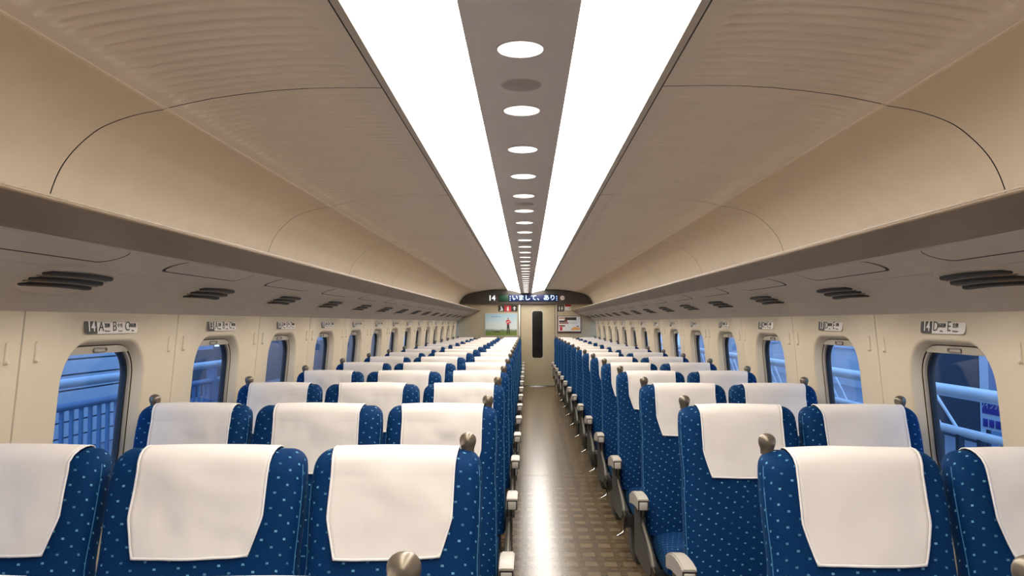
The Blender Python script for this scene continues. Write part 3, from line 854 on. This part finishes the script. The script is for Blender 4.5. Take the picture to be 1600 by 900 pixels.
def arm_mesh(w=.026):
    prof = [(-.355, .600), (-.335, .606), (-.28, .609), (-.22, .606), (-.16, .598), (-.10, .583), (-.04, .56), (-.04, .505), (-.12, .525), (-.22, .538), (-.30, .545), (-.34, .543), (-.355, .546)]
    v = [(-w, y, z) for y, z in prof] + [(w, y, z) for y, z in prof]; n_ = len(prof)
    f = [tuple(range(n_)), tuple(range(2 * n_ - 1, n_ - 1, -1))] + [(i, i + n_, (i + 1) % n_ + n_, (i + 1) % n_) for i in range(n_)]
    me = fix_normals(mesh_from('armrest', v, f, False)); bm = bmesh.new(); bm.from_mesh(me)
    bmesh.ops.bevel(bm, geom=[e for e in bm.edges if abs(e.verts[0].co.x - e.verts[1].co.x) < 1e-6], offset=.005, segments=2, affect='EDGES')
    bm.to_mesh(me); bm.free(); return auto_smooth(me, 40)
def side_mesh(h=.014):
    prof = [(-.02, .515), (-.12, .535), (-.22, .545), (-.235, .52), (-.215, .48), (-.225, .45), (-.30, .425), (-.40, .40), (-.48, .37), (-.53, .335), (-.535, .31), (-.50, .285), (-.40, .265), (-.20, .255), (-.02, .255)]
    v = [(-h, y, z) for y, z in prof] + [(h, y, z) for y, z in prof]; n_ = len(prof)
    f = [tuple(range(n_)), tuple(range(2 * n_ - 1, n_ - 1, -1))] + [(i, i + n_, (i + 1) % n_ + n_, (i + 1) % n_) for i in range(n_)]
    edge = [(0, y, z + .003) for y, z in prof[3:12]]
    return auto_smooth(fix_normals(mesh_from('side_panel', v, f, False))), tube('edge_strip', edge, .007, 6)
ARM, (SIDEP, SIDEE), CUSH = arm_mesh(), side_mesh(), cushion_mesh()
CAPO = box('end_cap', -.0195, .0195, -.361, -.353, .5495, .5865, .003)
CAPG = box('cap_joint', -.0245, .0245, -.3570, -.353, .5465, .5925, .001)
KNOB = lathe('grip_knob', [(.0165, -.030), (.0168, -.019), (.0185, -.013), (.0210, -.006), (.0220, .001), (.0216, .007), (.0195, .0125), (.0155, .0172), (.0105, .0202), (.005, .0217), (.0005, .0221)], 24)
PED = box('pedestal', -.17, .17, -.46, -.10, .0, .20, .02)
BEAM = box('beam', -.225, .225, -.40, -.14, .20, .285, .01)
ROD = tube('pedal_rod', [(0, -.17, .27), (0, -.17, .16), (0, -.18, .125)], .005, 6)
def foot(s): return tube('pedal_foot', [(0, -.178, .13), (s * .012, -.19, .115), (s * .05, -.215, .10)], .0055, 6)
FOOT = {1: foot(1), -1: foot(-1)}
KIND = {'A': (-1.300, .2255), 'B': (-.8055, .2525), 'C': (-.3185, .2185), 'D': (.836, .2285), 'E': (1.308, .2285)}
BACKS = {}; COVERS = {}; PIPES = {}
for L, (xc, w) in KIND.items():
    if w not in BACKS:
        BACKS[w] = back_mesh(w); PIPES[w] = (piping_mesh(w, -1), piping_mesh(w, 1))
        COVERS[w] = [cover_mesh(w, .168 if w > .24 else .156, 3 + 7 * q + int(w * 1000)) for q in range(6)]
WHERE = {'A': 'left window side', 'B': 'middle of left three', 'C': 'left aisle side', 'D': 'right aisle side', 'E': 'right window side'}
rnd = random.Random(5)
for r_i, y in enumerate(ROWS):
    for L, (xc, w) in KIND.items():
        if r_i == 0 and L in 'AE': continue
        t = empty('train_seat', (xc, y, 0))
        rowtxt = 'cut-off nearest row' if r_i == 0 else (f'{ORD[r_i]} full row from the camera' if r_i < 15 else 'farthest row')
        tag(t, f'blue seat with white cover, {WHERE[L]}, {rowtxt}', 'seat', 'blue train seats')
        b = obj('backrest', BACKS[w], 'cloth_back', t)
        for pm_ in PIPES[w]: obj('piping', pm_, 'piping_blue', b)
        cm, hm = COVERS[w][rnd.randrange(6)]
        c = obj('headrest_cover', cm, 'cover_white', t); obj('hem', hm, 'hem_white', c)
        c['label'] = 'white cloth headrest cover'
        obj('seat_cushion', CUSH, 'cloth_cushion', t)
        obj('pedestal', PED, 'base_dark', t); obj('beam', BEAM, 'base_dark', t)
        ks = {'A': -1, 'C': 1, 'D': -1, 'E': 1}.get(L)
        if ks:
            kx = {'A': -.142, 'C': .179, 'D': -.197, 'E': .145}[L]
            if L in 'AE': kx = ks * .178
            zk = ZT - .006
            kn = obj('grip_knob', KNOB, 'knob_metal', t, (kx, .022, ZT + .020)); kn['label'] = 'round grey-brown grip knob'
        arms = {'A': (), 'B': (-.232, .232), 'C': (.262,), 'D': (-.262, .2155), 'E': ()}[L]
        for ax in arms:
            a = obj('armrest', ARM, 'arm_grey', t, (ax, 0, 0)); a.scale.x = 1 if abs(ax) > .25 else .62; g = obj('cap_joint', CAPG, 'dark_gap', a); obj('end_cap', CAPO, 'arm_cap', a)
        if L in 'CD':
            s = 1 if L == 'C' else -1
            sp_ = obj('side_panel', SIDEP, 'side_grey', t, (s * .245, 0, 0)); obj('edge_strip', SIDEE, 'edge_grey', sp_)
            pr_ = obj('pedal', ROD, 'base_dark', t, (s * .20, 0, 0)); obj('pedal_foot', FOOT[s], 'steel', pr_)

# ------------------------------------------------------------------ outside the windows
g = tag(obj('floor_platform_left', box('platform', -14, -1.8, BACK, 40, -.4, -.02), 'out_ground'), 'grey station platform outside the left windows', kind='structure')
g = tag(obj('floor_platform_right', box('platform', 1.8, 14, BACK, 40, -.4, -.02), 'out_ground'), 'grey station platform outside the right windows', kind='structure')
# left: railing and a ribbed station wall
fn = tag(empty('platform_fence', (-3.3, 0, 0)), 'blue barred platform fence outside the nearest left window', 'fence')
obj('top_rail', tube('top_rail', [(0, 3.5, 1.01), (0, 9.5, 1.01)], .035, 8), 'out_pale', fn)
obj('middle_rail', tube('middle_rail', [(0, 3.5, .84), (0, 9.5, .84)], .028, 8), 'fence_blue', fn)
obj('bottom_rail', tube('bottom_rail', [(0, 3.5, .15), (0, 9.5, .15)], .03, 8), 'fence_blue', fn)
bal = box('baluster', -.012, .012, -.012, .012, .15, .84)
for k in range(48): obj('baluster', bal, 'fence_blue', fn, (0, 3.6 + k * .12, 0))
post = box('post', -.04, .04, -.04, .04, -.02, .99)
for k in range(5): obj('post', post, 'fence_blue', fn, (0, 3.55 + k * 1.48, 0))
wl = tag(empty('station_wall', (-5.2, 0, 0)), 'pale ribbed station wall seen through the nearest left window', 'wall')
cl = box('cladding_board', -.03, .03, 3.0, 10.6, 0.01, .165)
for k in range(30): obj('cladding_board', cl, 'out_wall', wl, (0, 0, -.02 + k * .175))
obj('wall_core', box('wall_core', -.25, -.031, 3.0, 10.6, -.02, 5.3), 'fence_blue', wl)
bd = tag(empty('station_building', (-6.5, 11.0, 0)), 'dark station building with added glowing bars for reflections beyond the left windows', 'building')
obj('facade', box('facade', -.5, 0, 0, 29, -.02, 6), 'out_dark', bd)
for k, (yy, zz, ll) in enumerate(((2.0, 1.05, .30), (3.2, .55, .20), (4.8, .95, .35), (7.2, 1.7, .5), (8.6, 1.15, .8), (12.5, 1.25, .25), (14.5, 1.0, .4), (19.0, 1.3, .6))):
    obj('reflection_bar', box('reflection_bar', .0, .05, yy, yy + ll, zz, zz + .06, .01), 'reflection_glow', bd)  # added glowing bars, standing in for bright reflections in the dark windows
wpane = box('shop_window', .0, .02, 0, 1.1, .9, 2.4)
for k in range(9): obj('shop_window', wpane, 'fence_blue', bd, (0, .6 + k * 3.0, 0))
# right: white handrails with bars and braces, signboard, pale wall panels
fr = tag(empty('platform_handrail', (3.0, 0, 0)), 'white double platform handrail outside the right windows', 'railing')
obj('top_rail', tube('top_rail', [(0, 3.0, .97), (0, 24, .97)], .045, 10), 'rail_white', fr)
obj('lower_rail', tube('lower_rail', [(0, 3.0, .70), (0, 24, .70)], .03, 10), 'rail_white', fr)
bal2 = box('bar', -.02, .02, -.02, .02, -.02, .70)
for k in range(84): obj('bar', bal2, 'out_dark', fr, (0, 3.1 + k * .25, 0))
brace = tube('brace', [(.05, 0, .68), (.05, .36, .96)], .012, 6)
for k in range(10):
    for q in (0, .22): obj('brace', brace, 'rail_white', fr, (0.1, 5.65 + q + k * 1.9, 0))
sgn = tag(empty('shop_signboard', (3.5, 5.78, .77)), 'white shop signboard with a purple band outside the nearest right window', 'sign')
sgn.rotation_euler = (0, 0, R(-90))
obj('board', plate_mesh('board', rrect(.165, -.13, .145, .01, 2), .02), 'out_pale', sgn)
obj('band', box('band', -.15, .15, -.004, 0, -.01, .13), 'print_purple', sgn)
letters('lettering', 'ワインフェア', .055, 'white_print', sgn, 0, .05, -.006)
for q in range(4): obj('emblem', box('emblem', -.145 + q * .078, -.085 + q * .078, -.004, 0, -.11, -.05, .002), 'print_purple', sgn)
leg = box('leg', -.015, .015, .0, .02, -.79, -.12)
for q in (-.13, .13): obj('leg', leg, 'out_dark', sgn, (q, .02, 0))
wr = tag(empty('station_screen', (5.5, 0, 0)), 'station screen of dark and pale panels beyond the right handrail', 'screen')
for yy, ww, zt, mt in ((4.5, 4.25, 4.5, 'out_wall'), (8.78, .40, 4.5, 'fence_blue'), (9.2, .18, 4.5, 'out_pale'), (9.4, 2.0, 4.5, 'out_dark')):
    obj('panel', box('panel', 0, .08, yy, yy + ww, -.02, zt), mt, wr)
pr2 = tag(empty('parapet', (7.5, 11.5, 0)), 'low pale parapet wall beyond the second right window', 'wall')
obj('wall_body', box('wall_body', 0, .2, 0, 26, -.02, .85), 'out_wall', pr2)
obj('coping', box('coping', -.05, .25, 0, 26, .85, .95), 'out_pale', pr2)
for k in range(8): obj('mullion', box('mullion', .05, .12, 2 + k * 3.0, 2.1 + k * 3.0, .95, 2.3), 'fence_blue', pr2)
